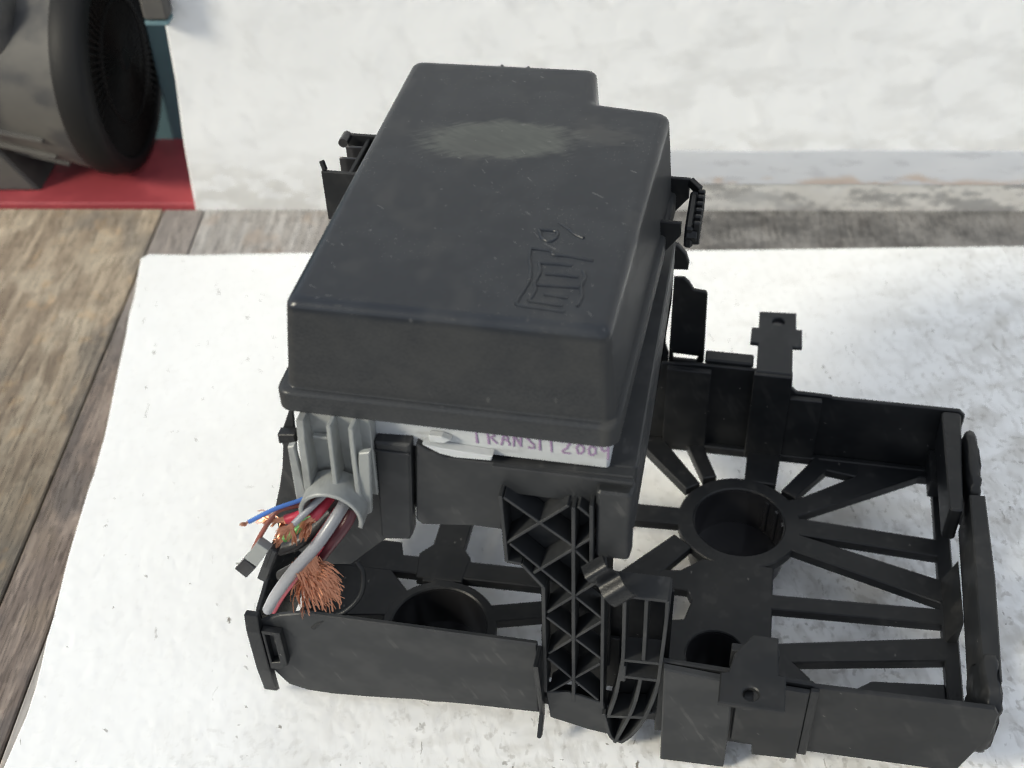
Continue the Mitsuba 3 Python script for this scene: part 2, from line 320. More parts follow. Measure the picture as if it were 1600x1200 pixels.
tag('workbench', 'weathered wooden plank workbench top under the white board', 'workbench')
G = np.array([GX, GY, 0]); GP = np.array([-GY, GX, 0])
so = np.array([-0.3252, 0.198, 0])        # a point on the visible seam
def plank(v0, v1, b, dz=0.0):
    A = frame(G, GP, (0, 0, 1), so)
    m = box(-0.75, 0.75, v0 + 0.0009, v1 - 0.0009, ZT - 0.03 + dz, ZT + dz, 0.0012)
    # G x GP must be right-handed for the frame
    if np.cross(G, GP)[2] < 0: A[:3, 1] *= -1; m = box(-0.75, 0.75, -v1 + 0.0009, -v0 - 0.0009, ZT - 0.03 + dz, ZT + dz, 0.0012)
    # saw the far end off along the foot of the wall
    m = moved(m, A)
    m = trimesh.intersections.slice_mesh_plane(m, -WN, WA - 0.0005 * WN, cap=True, engine='earcut') if SLICE else m
    return m
SLICE = True
edges = [-0.78, -0.36, 0.0, 0.045, 0.27, 0.95]
woods = ['wood_a', 'wood_a', 'wood_b', 'wood_c', 'wood_c']
for k in range(len(edges) - 1):
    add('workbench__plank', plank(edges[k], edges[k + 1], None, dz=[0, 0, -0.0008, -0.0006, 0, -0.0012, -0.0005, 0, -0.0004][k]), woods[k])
add('workbench__underframe', box(-0.8, 0.95, -0.5, 0.45, ZT - 0.09, ZT - 0.0335, 0.002), 'wood_b')
for x in (-0.75, 0.88):
    for y in (-0.45, 0.38): add('workbench__leg', box(x - 0.035, x + 0.035, y - 0.035, y + 0.035, -0.898, ZT - 0.091, 0.002), 'wood_b')

# white painted board
rng = np.random.RandomState(4)
left = spline([(-0.2005, -0.36), (-0.2193, -0.0995), (-0.2445, 0.0162), (-0.2691, 0.109), (-0.2895, 0.1987), (-0.327, 0.3227), (-0.3715, 0.468)], 30)
left = left + np.column_stack([0.0012 * (meshkit.noise(np.column_stack([left * 40, left[:, :1] * 0])) - 0.5) * 2, left[:, 0] * 0])
bd = [tuple(q) for q in left[::-1]] + [(0.85, -0.36), (0.85, 0.676)] + [(x, 0.5363 + 0.168 * x + 0.0012 * math.sin(x * 23)) for x in (0.6, 0.4, 0.2, 0.05, -0.1, -0.22, -0.32)] + [(-0.366, 0.4762)]
add('white_board', prism(bd, 'z', ZB - 0.0045, ZB, 0.0009), 'board_paint')
tag('white_board', 'scratched white painted board lying on the wooden bench under the fuse box', 'board')

# wall
tag('wall', 'white rough plastered wall behind the bench', 'wall')
wall_A = frame(WT, WN, (0, 0, 1), WA) if np.cross(WT, WN)[2] > 0 else None
H = 1.0
wl = [(0.0, ZT - 0.4), (1.35, ZT - 0.4), (1.35, H), (0.072 * 1.0, H), (0.0155, 0.2), (0.012, 0.12), (0.0055, 0.05), (0.0015, ZT)]
add('wall__plaster', moved(prism(wl, 'y', 0.0, 0.035, 0.0015), wall_A), 'plaster')
st = [(0.36, 0.0025)] + [(x, 0.0022 + 0.0009 * math.sin(x * 31) - 0.0035 * (x - 0.5)) for x in (0.5, 0.6, 0.7, 0.8, 0.9, 1.1, 1.3)] + [(1.3, 0.0405)] + \
     [(x, 0.0415 + 0.001 * math.sin(x * 27 + 1)) for x in (1.1, 0.9, 0.8, 0.7, 0.6, 0.5)] + [(0.40, 0.034), (0.36, 0.018)]
add('wall__skirting_strip', moved(prism(st, 'y', -0.0022, -0.0003, 0.0009), wall_A), 'strip_paint', label='bluish grey painted metal strip along the foot of the wall')

# machine behind the wall's left end
add('base_plate', moved(box(-0.45, 0.5, 0.004, 0.1415, ZT - 0.04, ZT + 0.005, 0.001), wall_A), 'red_paint')
tag('base_plate', 'red painted flat base plate under the grey motor', 'base plate')
add('cabinet_panel', moved(cat(box(-0.060, 0.5, 0.142, 0.16, ZT - 0.30, 0.55, 0.002), box(-0.7, -0.02, 0.330, 0.345, ZT - 0.45, 0.55, 0.002)), wall_A), 'teal_paint')
tag('cabinet_panel', 'dull teal panel standing upright behind the grey motor', 'panel')
tag('motor', 'large grey motor with dark round fan grille at upper left', 'motor')
MC = np.array([-0.4536, 0.6566, 0.0932])
Am = frame(WN, (0, 0, 1), WT, MC) @ np.diag([1.1, 1.1, 1.1, 1.0])      # local z along the axis, towards the grille
hp = [(0.0, -0.34), (0.06, -0.34), (0.072, -0.332), (0.076, -0.20), (0.078, -0.145), (0.084, -0.115), (0.092, -0.08), (0.100, -0.048), (0.106, -0.024), (0.108, -0.016)]
add('motor__housing', moved(lathe(hp, 96), Am), 'housing_paint', 40)
add('motor__grille_ring', moved(lathe([(0.1055, -0.024), (0.1098, -0.018), (0.1114, -0.008), (0.1108, 0.002), (0.1080, 0.0075), (0.1035, 0.0100), (0.0965, 0.0105), (0.0945, 0.0095), (0.0942, -0.002)], 96), Am), 'dark_rim', 40)
gr = [moved(lathe([(0.0, 0.002), (0.0943, 0.002), (0.0943, 0.0005)], 64), Am)]
for k in range(72):
    a = k * 2 * math.pi / 72
    gr.append(moved(bar((0.010 * math.cos(a), 0.010 * math.sin(a), 0.0065), (0.0942 * math.cos(a), 0.0942 * math.sin(a), 0.0065), 0.0014, 0.003), Am))
for r in (0.060,):
    gr.append(moved(lathe([(r - 0.001, 0.004), (r - 0.001, 0.0088), (r + 0.001, 0.0088), (r + 0.001, 0.004)], 64), Am))
gr.append(moved(lathe([(0, 0.0095), (0.009, 0.0095), (0.0105, 0.008), (0.0105, 0.003)], 32), Am))
add('motor__grille', cat(*gr), 'dark_grille', kind='stuff')
add('motor__seam_band', moved(lathe([(0.0745, -0.212), (0.0785, -0.208), (0.0785, -0.196), (0.0755, -0.192)], 96), Am), 'dark_rim', 40)
ft = [(-0.30, ZT + 0.0055), (-0.142, ZT + 0.0055), (-0.176, 0.030), (-0.190, 0.085), (-0.30, 0.085)]
add('motor__foot', moved(prism(ft, 'y', 0.037, 0.095, 0.003), frame(WT, WN, (0, 0, 1), (-0.3916, 0.5531, 0))), 'housing_paint')
hm = blk.copy(); hm.vertices = hm.vertices * (0.052, 0.030, 0.040)
hm.apply_transform(frame(WT, WN, (0, 0, 1), (-0.560, 0.578, 0.168)))
add('motor__terminal_cover', hm, 'housing_paint', True, 'rounded cover bulging from the upper side of the motor')
for k in range(5):
    a = 3.5 + 0.32 * k
    add('motor__rib', moved(bar((0.0995 * math.cos(a), 0.0995 * math.sin(a), -0.052), (0.0775 * math.cos(a), 0.0775 * math.sin(a), -0.150), 0.004, 0.007, (math.cos(a), math.sin(a), 0.0)), Am), 'housing_paint')
bm = frame(WT, WN, (0, 0, 1), WA)
add('wall__bracket', moved(box(0.0020, 0.0265, -0.020, -0.0005, 0.194, 0.245, 0.003), bm), 'housing_paint', 40, label='small dark grey bracket at the top left end of the wall')
add('wall__bracket__trim', moved(box(0.0025, 0.0255, -0.0195, -0.0008, 0.1890, 0.1935, 0.001), bm), 'teal_paint', 40)
add('motor__screw', moved(trimesh.creation.icosphere(2, 0.006), frame((1, 0, 0), (0, 1, 0), (0, 0, 1), (-0.567, 0.545, 0.062))), 'steel', True)

# ---------------------------------------------------------------- the fuse box
FB = 'fuse_box'
tag(FB, 'black lidded fuse box with cut wires standing in the black frame', 'fuse box')
top = [(0.0, 0.0), (0.1695, -0.0007), (0.1775, 0.2225), (0.1295, 0.2285), (0.1235, 0.2738), (-0.0002, 0.27)]
def lid_ring(d, inset=0.0):
    r = np.array([0.006, 0.006, 0.008, 0.006, 0.006, 0.006]) + 0.25 * d
    r[3] = 0.007 - d * 0.3
    q = rounded(ring_offset(ccw(top), d), np.maximum(r, 0.0012), 7)
    q[:, 0] -= 0.22 * max(d, 0.0)          # the skirt flares a little more to the left than to the right
    return q
lv = [(0.2474, 0.0092), (0.2480, 0.0102), (0.2585, 0.0101), (0.2602, 0.0096), (0.2612, 0.0084), (0.2616, 0.0070), (0.2617, 0.0062), (0.2624, 0.0057), (0.2640, 0.0055), (0.290, 0.0032),
      (0.3128, 0.0010), (0.3140, 0.0007), (0.3155, -0.0001), (0.3168, -0.0014), (0.3177, -0.0032), (0.3180, -0.0050), (0.3180, -0.0068)]
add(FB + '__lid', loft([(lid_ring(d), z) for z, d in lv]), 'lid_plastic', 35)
# raised book emblem on the lid
strokes = [[(0.1181,0.0643),(0.1193,0.0549),(0.1215,0.0458),(0.1229,0.0363),(0.1218,0.0277),(0.1204,0.0208),(0.1197,0.0142)],[(0.1197,0.0142),(0.1322,0.0131),(0.1453,0.0122)],[(0.1181,0.0643),(0.1291,0.0638)],[(0.1299,0.0631),(0.1318,0.0603),(0.1402,0.0601),(0.1529,0.0582)],[(0.125,0.0516),(0.127,0.0443),(0.1266,0.0386),(0.126,0.0328),(0.1274,0.0285),(0.1268,0.0229),(0.1256,0.0183)],[(0.1256,0.0183),(0.1345,0.0175),(0.1436,0.0168)],[(0.125,0.0516),(0.1339,0.0521),(0.1429,0.052)],[(0.1494,0.0478),(0.1512,0.0423),(0.1505,0.0338),(0.1521,0.0257),(0.1511,0.0174)],[(0.1271,0.0324),(0.1385,0.0328),(0.1496,0.0333)],[(0.13,0.0425),(0.1389,0.0427),(0.1475,0.0423)],[(0.1325,0.0249),(0.1386,0.0244),(0.1451,0.0238)],[(0.1194,0.0824),(0.1287,0.0825),(0.1303,0.0771),(0.1276,0.0724),(0.1226,0.0747),(0.1194,0.0824)],[(0.1294,0.0908),(0.1353,0.0857),(0.1392,0.0816),(0.1451,0.0781)]]
emb = []
for s in strokes:
    emb.append(tube(spline([(x, y, 0.3180) for x, y in s], 6 * len(s)) if len(s) > 2 else [(x, y, 0.3180) for x, y in s], 0.0010, 8))
add(FB + '__lid__emblem', cat(*emb), 'lid_plastic', 50, label='raised open book pictogram moulded into the lid')
# sprue nibs on the far rim
for x in (0.078, 0.060): add(FB + '__lid__nib', trimesh.creation.icosphere(1, 0.0011).apply_translation((x, 0.2715, 0.3165)), 'lid_plastic')

def latch_right():
    out = []
    out.append(prism([(0.176, 0.2725), (0.1935, 0.2725), (0.1935, 0.258), (0.180, 0.240), (0.176, 0.240)], 'y', 0.2185, 0.2215))     # back cheek
    out.append(prism([(0.176, 0.2715), (0.1925, 0.2715), (0.1925, 0.262), (0.182, 0.247), (0.176, 0.245)], 'y', 0.1690, 0.1720))     # front cheek
    return out
add(FB + '__latch', cat(*latch_right(), bar((0.1935, 0.220, 0.270), (0.2005, 0.2130, 0.268), 0.004, 0.006), box(0.1945, 0.2000, 0.170, 0.2135, 0.252, 0.268, 0.0015),
    prism([(0.168, 0.262), (0.174, 0.2530), (0.205, 0.2530), (0.214, 0.266), (0.210, 0.2685), (0.20, 0.2575), (0.178, 0.2575), (0.171, 0.265)], 'x', 0.1955, 0.2025)), 'tray_plastic', label='black latch lug on the right side of the lid')
add(FB + '__latch__tooth', cat(*[box(0.1995, 0.2042, y, y + 0.0035, 0.254, 0.2705, 0.0008) for y in (0.172, 0.1795, 0.187, 0.1945, 0.202, 0.2085)]), 'tray_plastic')
add(FB + '__latch', cat(box(-0.0500, -0.004, 0.1965, 0.1995, 0.232, 0.2705), box(-0.0475, -0.004, 0.2465, 0.2490, 0.238, 0.2705, 0.0008),
    box(-0.0330, -0.030, 0.20, 0.2465, 0.238, 0.268), bar((-0.0475, 0.1985, 0.2705), (-0.0500, 0.2005, 0.2765), 0.003, 0.003, (0, 1, 0))), 'tray_plastic', label='black latch lug on the left side of the lid')
add(FB + '__latch_001__roller', cat(tube([(-0.0475, 0.238, 0.268), (-0.0475, 0.249, 0.268)], 0.0035, 16), box(-0.046, -0.031, 0.2225, 0.2245, 0.245, 0.266), box(-0.046, -0.031, 0.2375, 0.2395, 0.245, 0.266)), 'gloss_plastic', 40)

# dark lower body and the light grey housing whose edge shows under the lid
bo = rounded([(0.036, 0.0035), (0.1865, 0.0035), (0.1865, 0.225), (0.128, 0.235), (0.126, 0.262), (0.004, 0.262), (0.004, 0.0205), (0.036, 0.0205)], 0.003, 3)
add(FB + '__body', loft([(ring_offset(bo, -0.004), 0.164), (bo, 0.170), (bo, 0.2195), (ring_offset(bo, -0.001), 0.2205)]), 'panel_plastic', 35)
ih = rounded([(0.002, 0.001), (0.1715, 0.001), (0.1735, 0.222), (0.126, 0.228), (0.121, 0.268), (0.003, 0.266)], 0.002, 3)
add(FB + '__inner_housing', loft([(ih, 0.2210), (ih, 0.2495)]), 'label_plastic', 35, label='pale grey inner housing showing as a strip under the lid')
add(FB + '__inner_housing__clip_tab', cat(prism([(0.0676,0.2287),(0.0717,0.2258),(0.0774,0.2227),(0.0861,0.2211),(0.1066,0.2219),(0.1075,0.2255),(0.0821,0.227)], 'y', -0.0052, 0.001, 0.0005),
    prism([(0.0715, 0.2300), (0.0800, 0.2300), (0.0840, 0.2330), (0.0790, 0.2350), (0.0715, 0.2350)], 'y', -0.0045, 0.001, 0.0008)), 'label_plastic')
# handwriting in purple marker
GL = {'T': [[(0, 1), (0.62, 1)], [(0.31, 1), (0.34, 0)]], 'R': [[(0.05, 1), (0.08, 0)], [(0.05, 1), (0.42, 0.92), (0.40, 0.62), (0.08, 0.52)], [(0.15, 0.52), (0.55, 0.15)]],
      'A': [[(0, 0.1), (0.22, 0.95), (0.48, 0.1)], [(0.1, 0.45), (0.4, 0.45)]], 'N': [[(0, 0.1), (0.02, 0.9)], [(0.02, 0.9), (0.42, 0.15)], [(0.42, 0.15), (0.42, 0.9)]],
      'S': [[(0.42, 0.85), (0.15, 0.9), (0.06, 0.68), (0.4, 0.4), (0.36, 0.12), (0.02, 0.1)]], 'I': [[(0.1, 0.95), (0.12, 0.05)]],
      '2': [[(0.0, 0.78), (0.22, 0.98), (0.42, 0.78), (0.30, 0.45), (0.02, 0.12), (0.5, 0.02)]], '0': [[(0.2, 0.75), (0.38, 0.58), (0.36, 0.25), (0.18, 0.15), (0.02, 0.3), (0.03, 0.6), (0.2, 0.75)]],
      '9': [[(0.42, 0.9), (0.2, 0.95), (0.04, 0.72), (0.16, 0.5), (0.42, 0.62)], [(0.42, 0.9), (0.44, 0.0)]]}
wr = []; x = 0.0945
for ch, w in zip('TRANSIT2009', (0.0090, 0.0080, 0.0070, 0.0072, 0.0064, 0.0042, 0.0092, 0.0080, 0.0066, 0.0066, 0.006)):
    for s in GL[ch]:
        pl = np.array([(x + a * 0.0098, 0.0006, 0.2282 + b * 0.0112 - 0.0004 * math.sin(40 * x)) for a, b in s])
        pl = spline(pl, 14) if len(pl) > 2 else pl
        pl = pl + np.array([[0.0006 * math.sin(900 * q[0] + 3 * k), 0, 0.0006 * math.sin(700 * q[2] + 5 * k + 60 * q[0])] for k, q in enumerate(pl)]) * 0.7
        wr.append(tube(pl, [0.0004 + 0.0004 * abs(math.sin(1.7 * k + 400 * x)) for k in range(len(pl))], 6))
    x += w
wr = cat(*wr); wr.vertices[:, 1] = 0.0006 + 0.35 * (wr.vertices[:, 1] - 0.0006)
add(FB + '__inner_housing__handwriting', wr, 'marker', 50, label='year and word handwritten in purple marker')

# light grey cable outlet with fins at the front left corner
GF = FB + '__cable_outlet'
add(GF, cat(prism([(0.0005, 0.2465), (0.040, 0.2465), (0.0385, 0.186), (0.030, 0.186), (0.018, 0.205), (0.004, 0.192), (0.0005, 0.20)], 'y', -0.0085, 0.0005)), 'grey_plastic', label='light grey finned cable outlet at the front left')
def fin(x0, x1, zt_, zb_, y0, y1, yk):   # a rib: shallow at the top, deeper below its knee
    return prism([(0.0, zt_), (y0, zt_), (yk, zt_ - 0.016), (y1, zb_), (0.0, zb_)], 'x', x0, x1, 0.0005)
add(GF + '__fin', fin(0.0005, 0.0050, 0.2475, 0.193, -0.0165, -0.0235, -0.0195), 'grey_plastic')
add(GF + '__fin', fin(0.0185, 0.0212, 0.2475, 0.206, -0.0185, -0.0230, -0.0205), 'grey_plastic')
add(GF + '__fin', fin(0.0310, 0.0338, 0.2475, 0.190, -0.0185, -0.0235, -0.0205), 'grey_plastic')
add(GF + '__side_plate', prism([(0.0357,0.2312),(0.0422,0.2332),(0.0378,0.1836),(0.0332,0.1801),(0.0312,0.1958)], 'y', -0.0205, -0.0165), 'grey_plastic')
add(GF + '__side_plate', prism([(-0.0057,0.2296),(-0.0017,0.2313),(-0.0001,0.1861),(-0.0071,0.1838)], 'y', -0.0205, -0.0165), 'grey_plastic')
for zz in (0.2305,): add(GF + '__ledge', box(0.0065, 0.0180, -0.0125, -0.0088, zz, zz + 0.002), 'grey_plastic')
# half-round collar
C0 = np.array([0.0175, -0.0235, 0.1885]); ro, ri = 0.0190, 0.0165
arc = [(ro * math.cos(a), ro * math.sin(a)) for a in np.linspace(-0.35, math.pi + 0.25, 34)] + [(ri * math.cos(a), ri * math.sin(a)) for a in np.linspace(math.pi + 0.25, -0.35, 34)]
add(GF + '__collar', moved(prism([(a, b) for a, b in arc], 'y', -0.0085, 0.012, 0.0006), frame((1, 0, 0), (0, 1, 0), (0, 0, 1), C0)), 'grey_plastic', 40)
add(GF + '__throat', moved(prism(circle(0, 0, ri - 0.0003), 'y', 0.008, 0.0105), frame((1, 0, 0), (0, 1, 0), (0, 0, 1), C0)), 'wire_dark')

# ---- wires
rnd = random.Random(11)
def PT(px): return np.array(px, float)
W = FB + '__wire'
def strands(c, d, n, L, spread, r0=0.0022, rr=0.00028, droop=0.0, curl=0.25, aim=None):
    """A brush of fine strands from the point c along d."""
    c, d = np.asarray(c, float), np.asarray(d if aim is None else aim, float); d = d / np.linalg.norm(d); out = []
    G3 = lambda: np.array([rnd.gauss(0, 1) for _ in range(3)])
    tufts = []
    for _ in range(max(3, n // 22)):
        o = G3(); o -= d * (o @ d)
        tufts.append((d + spread * G3(), curl * G3(), o * r0 / 2.0, rnd.uniform(0.55, 1.1)))
    for _ in range(n):
        td, tc, to, tl = tufts[rnd.randrange(len(tufts))]
        e = td + 0.10 * G3() * (1 + spread); e /= np.linalg.norm(e)
        l = L * tl * rnd.uniform(0.7, 1.1); k = l * (tc + 0.25 * curl * G3())
        o = to * rnd.uniform(0.5, 1.0) + 0.22 * r0 * G3()
        p0 = c + o; p1 = p0 + d * l * 0.35 + 0.15 * k; p2 = p0 + e * l * 0.72 + k * 0.55 + np.array([0, 0, -droop * 0.5]); p3 = p0 + e * l + 0.5 * k + np.array([0, 0, -droop])
        out.append(tube(spline([p0, p1, p2, p3], 9), rr * rnd.choice((0.7, 0.9, 1.0, 1.3, 2.0)), 4))
    return cat(*out)
def wire(pts, r, mat, label, copper=None, n=40, sides=14):
    m = spline(pts, n); k = add(W, tube(m, r, sides), mat, 50, label)
    if copper:
        add(k + '__copper_strands', strands(m[-1] - 0.001 * (m[-1] - m[-2]), m[-1] - m[-3], **copper), 'copper', 60, 'frayed bright copper strands', 'stuff')
    return k
wire([(0.0228,-0.01,0.1882),(0.0198,-0.024,0.1851),(0.0083,-0.036,0.1688),(-0.0087,-0.04,0.1458),(-0.0264,-0.034,0.1142),(-0.0416,-0.022,0.0811)], 0.0036, 'wire_grey', 'thickest grey cable, bent down to the corner of the frame')
wire([(0.0242,-0.006,0.1805),(0.0208,-0.018,0.1707),(0.0074,-0.026,0.1518),(-0.0053,-0.028,0.1312)], 0.0038, 'wire_maroon', 'thick dark maroon cable under the grey one')
wire([(0.0173,-0.008,0.1797),(0.0122,-0.022,0.1735),(0.0037,-0.03,0.1612),(-0.0015,-0.034,0.1546),(-0.003,-0.037,0.1509)], 0.0026, 'wire_red', 'red wire ending in the largest copper fan', dict(n=420, L=0.029, spread=0.26, r0=0.0075, rr=0.00026, droop=0.004, curl=0.16, aim=(0.016, -0.008, -0.024)))
wire([(0.0123,-0.012,0.1863),(0.0082,-0.024,0.1847),(0.0048,-0.027,0.1814)], 0.0032, 'wire_red', 'short cut red wire', dict(n=60, L=0.011, spread=0.28, r0=0.0034, droop=0.004))
wire([(0.007,-0.026,0.1574),(-0.0069,-0.034,0.1397),(-0.025,-0.03,0.1084),(-0.0383,-0.022,0.0805)], 0.0022, 'wire_red', 'red wire lying beside the grey cable')
wire([(0.0074,-0.012,0.1897),(-0.0034,-0.022,0.1891),(-0.0153,-0.032,0.1901),(-0.0284,-0.042,0.1872)], 0.0013, 'wire_blue', 'thin blue wire sticking out to the left', dict(n=12, L=0.005, spread=0.3, r0=0.001))
wire([(0.0092,-0.012,0.1857),(-0.0032,-0.022,0.1854),(-0.0151,-0.03,0.1859),(-0.024,-0.036,0.1739),(-0.0318,-0.038,0.159)], 0.0014, 'wire_brown', 'thin brown wire bent downwards')
wire([(0.0105,-0.012,0.1838),(-0.0015,-0.026,0.1824),(-0.0115,-0.03,0.1795)], 0.0029, 'wire_red', 'cut red wire fraying towards the left', dict(n=70, L=0.014, spread=0.22, r0=0.0030, droop=0.004))
wire([(0.0177,-0.012,0.1978),(0.0077,-0.026,0.1932),(-0.0038,-0.036,0.1836)], 0.0020, 'wire_grey', 'thinner grey wire in the middle of the bundle', dict(n=40, L=0.010, spread=0.35, r0=0.0022, droop=0.006))
wire([(0.0011,-0.014,0.1712),(-0.0109,-0.022,0.1609),(-0.0177,-0.026,0.1567)], 0.0021, 'wire_green', 'short green wire end', dict(n=40, L=0.009, spread=0.4, r0=0.0020, droop=0.004))
wire([(0.0069,-0.004,0.1879),(0.0096,-0.017,0.1974)], 0.0017, 'wire_brown', 'wire cut off short inside the outlet', dict(n=60, L=0.009, spread=0.45, r0=0.0026))
wire([(0.0136,-0.006,0.1649),(-0.0009,-0.014,0.1424),(-0.0144,-0.018,0.1255),(-0.0301,-0.016,0.1091)], 0.0040, 'wire_dark', 'black wire at the back of the bundle')
wire([(0.0066,-0.004,0.1615),(-0.0141,-0.012,0.1406),(-0.028,-0.016,0.1348)], 0.0042, 'wire_dark', 'black wire ending behind the small plug')


# black plastic plug lying at the cut ends
q = [(-0.0224,-0.04,0.1681),(-0.0315,-0.042,0.1545),(-0.0389,-0.043,0.145),(-0.0219,-0.03,0.1547),(-0.0337,-0.032,0.126),(-0.0242,-0.03,0.1503),(-0.0274,-0.028,0.1208)]
PK = FB + '__plug'
add(PK, bar(q[0], q[1], 0.0085, 0.007, (0, -1, 0.3)), 'grey_plastic', label='small pale plug with a black cap on a cut wire')
add(PK + '__cap', bar(np.array(q[1]) + (np.array(q[2]) - np.array(q[1])) * 0.05, q[2], 0.0088, 0.0076, (0, -1, 0.3)), 'gloss_plastic')
add(PK + '__holder', cat(bar(q[3], q[4], 0.0055, 0.006, (0, -1, 0.3)), bar(np.array(q[3]) + (0.001, -0.0035, 0), np.array(q[3]) + 0.55 * (np.array(q[4]) - np.array(q[3])) + (0.001, -0.0035, 0), 0.0030, 0.0012, (0, -1, 0.3))), 'clip_plastic')


# ---------------------------------------------------------------- the black frame under it
TR = 'battery_tray'
tag(TR, 'black ribbed plastic battery tray frame carrying the fuse box', 'tray')
BT = 'tray_plastic'
# rails
add(TR + '__front_rail', cat(prism([(-0.0545, 0.055), (-0.040, 0.0645), (-0.022, 0.0705), (0.131, 0.0725), (0.131, -0.0015), (0.085, -0.0045), (0.045, -0.0085), (0.012, -0.0135), (-0.014, -0.0165), (-0.032, -0.0165), (-0.0455, -0.0125), (-0.0545, 0.002)], 'y', -0.0135, -0.010, 0.0008)), 'panel_plastic', label='left half of the front rail with a curved lower edge')  # paler plastic than the right half: stronger light at the left painted in
add(TR + '__front_rail', cat(prism([(0.2075, 0.0735), (0.300, 0.071), (0.302, 0.0690), (0.405, 0.0725), (0.4085, 0.066), (0.4085, 0.046), (0.396, 0.002), (0.300, 0.0), (0.275, -0.002), (0.2075, -0.002)], 'y', -0.0135, -0.010, 0.0008),
    box(0.299, 0.3045, -0.0165, -0.0138, 0.0, 0.069)), BT, label='right half of the front rail')
add(TR + '__front_rail', prism([(0.128, 0.05), (0.180, 0.05), (0.180, -0.003), (0.128, -0.003)], 'y', 0.016, 0.019), BT)
add(TR + '__front_rail__end_lip', prism([(-0.030, 0.072), (-0.0135, 0.072), (-0.010, 0.058), (-0.010, -0.006), (-0.020, -0.016), (-0.026, -0.012), (-0.0150, 0.0)], 'x', 0.1315, 0.1345), BT)
add(TR + '__rear_rail', prism([(-0.055, 0.072), (0.176, 0.072), (0.180, 0.088), (0.205, 0.0905), (0.2785, 0.0905), (0.2795, 0.0765), (0.2835, 0.0725), (0.3095, 0.0718), (0.311, 0.0705), (0.403, 0.0710), (0.4075, 0.0665), (0.4075, 0.004), (-0.055, 0.004)], 'y', 0.2500, 0.2535, 0.0008), BT, label='tall rear rail')
add(TR + '__rear_rail__ledge', box(0.2125, 0.2490, 0.2535, 0.2655, 0.0885, 0.0935, 0.0012), BT)
add(TR + '__rear_rail__pilaster', cat(box(0.250, 0.2785, 0.2425, 0.2498, 0.006, 0.0925), box(0.2785, 0.303, 0.2445, 0.2498, 0.006, 0.0702), box(0.185, 0.2185, 0.2440, 0.2498, 0.006, 0.088)), BT)
add(TR + '__end_wall', prism([(-0.010, 0.003), (-0.010, 0.062), (0.02, 0.072), (0.2500, 0.072), (0.2500, 0.003)], 'x', -0.0580, -0.0548), BT)
# left front post with a slot
add(TR + '__corner_post', prism([(-0.0135, 0.0655), (-0.0135, -0.020), (-0.0180, -0.016), (-0.0205, 0.010), (-0.0205, 0.052), (-0.018, 0.066)], 'x', -0.0625, -0.0530), BT, label='left front corner post')
add(TR + '__corner_post__slot_frame', prism([(-0.0525, 0.0525), (-0.0395, 0.0525), (-0.0395, 0.018), (-0.0460, 0.012), (-0.0525, 0.012)], 'y', -0.0195, -0.0137, 0.0005, holes=[[(-0.0505, 0.0495), (-0.0445, 0.0495), (-0.0445, 0.021), (-0.0505, 0.019)]]), BT)
# curled inner lips at the left
add(TR + '__curled_lip', tube(spline([(-0.046, -0.010, 0.052), (-0.036, -0.008, 0.050), (-0.028, -0.004, 0.058), (-0.020, 0.0, 0.070), (-0.008, 0.002, 0.074)], 20), 0.0026, 10), BT, 50)
add(TR + '__curled_lip', tube(spline([(-0.018, -0.013, 0.056), (-0.010, -0.012, 0.065), (0.004, -0.008, 0.071), (0.014, -0.001, 0.082), (0.015, 0.006, 0.096), (0.011, 0.009, 0.102)], 24), 0.0017, 10), BT, 50)
# left upright plate beside the cable outlet
add(TR + '__side_plate', prism([(-0.0099,0.2398),(-0.0195,0.2159),(-0.0194,0.2071),(-0.0226,0.1897),(-0.027,0.1726),(-0.034,0.15),(-0.0343,0.1228),(-0.0108,0.1041),(0.01,0.1082),(0.0356,0.1371),(0.0441,0.2197),(0.0267,0.2195),(0.0198,0.1618),(-0.0153,0.159),(-0.011,0.2084),(-0.0085,0.239)], 'y', 0.0010, 0.0034), 'panel_plastic')
add(TR + '__side_plate__lug', prism([(-0.0176,0.2236),(-0.0073,0.2252),(-0.0073,0.2181),(-0.0179,0.2165)], 'y', -0.006, 0.0009), BT)

# floor of the tray: hub rings with sockets, spokes
Z0, Z1 = 0.0035, 0.0120
def hub(cx, cy, ro, ri, lab):
    k = add(TR + '__hub', prism(circle(cx, cy, ro, 56), 'z', Z0, Z1, 0.001, holes=[circle(cx, cy, ri, 56)]), BT, 40, lab)
    t = lathe([(ri + 0.0022, Z0 + 0.0002), (ri + 0.0022, ZB + 0.0002), (0.0, ZB + 0.0002), (0.0, ZB + 0.0022), (ri - 0.001, ZB + 0.0022), (ri - 0.0004, Z1 - 0.002), (ri + 0.0022, Z1 - 0.002)], 56)
    t.apply_translation((cx, cy, 0)); add(k + '__socket', t, 'gloss_plastic', 40)
    return k
HUB = hub(0.2505, 0.1675, 0.0455, 0.0335, 'open round hub on the right of the frame')
for a in (0.15, 0.55, 0.9): 
    c, s = math.cos(a), math.sin(a)
    add(HUB + '__socket_rib', bar((0.2505 + 0.0315 * c, 0.1675 + 0.0315 * s, -0.022), (0.2505 + 0.0325 * c, 0.1675 + 0.0325 * s, 0.009), 0.0035, 0.0022, (c, s, 0)), 'gloss_plastic')
hub(0.0515, 0.0350, 0.0405, 0.0335, 'open round hub on the left, half hidden by the front rail')
def spoke(p, q, w, w2=None):
    p, q = np.array(p, float), np.array(q, float); t = (q - p) / np.linalg.norm(q - p); s = np.array([-t[1], t[0]]); w2 = w2 or w
    add(TR + '__spoke', prism([p - s * w / 2, q - s * w2 / 2, q + s * w2 / 2, p + s * w / 2], 'z', Z0, Z1, 0.0008), BT)
hc = np.array([0.2505, 0.1675])
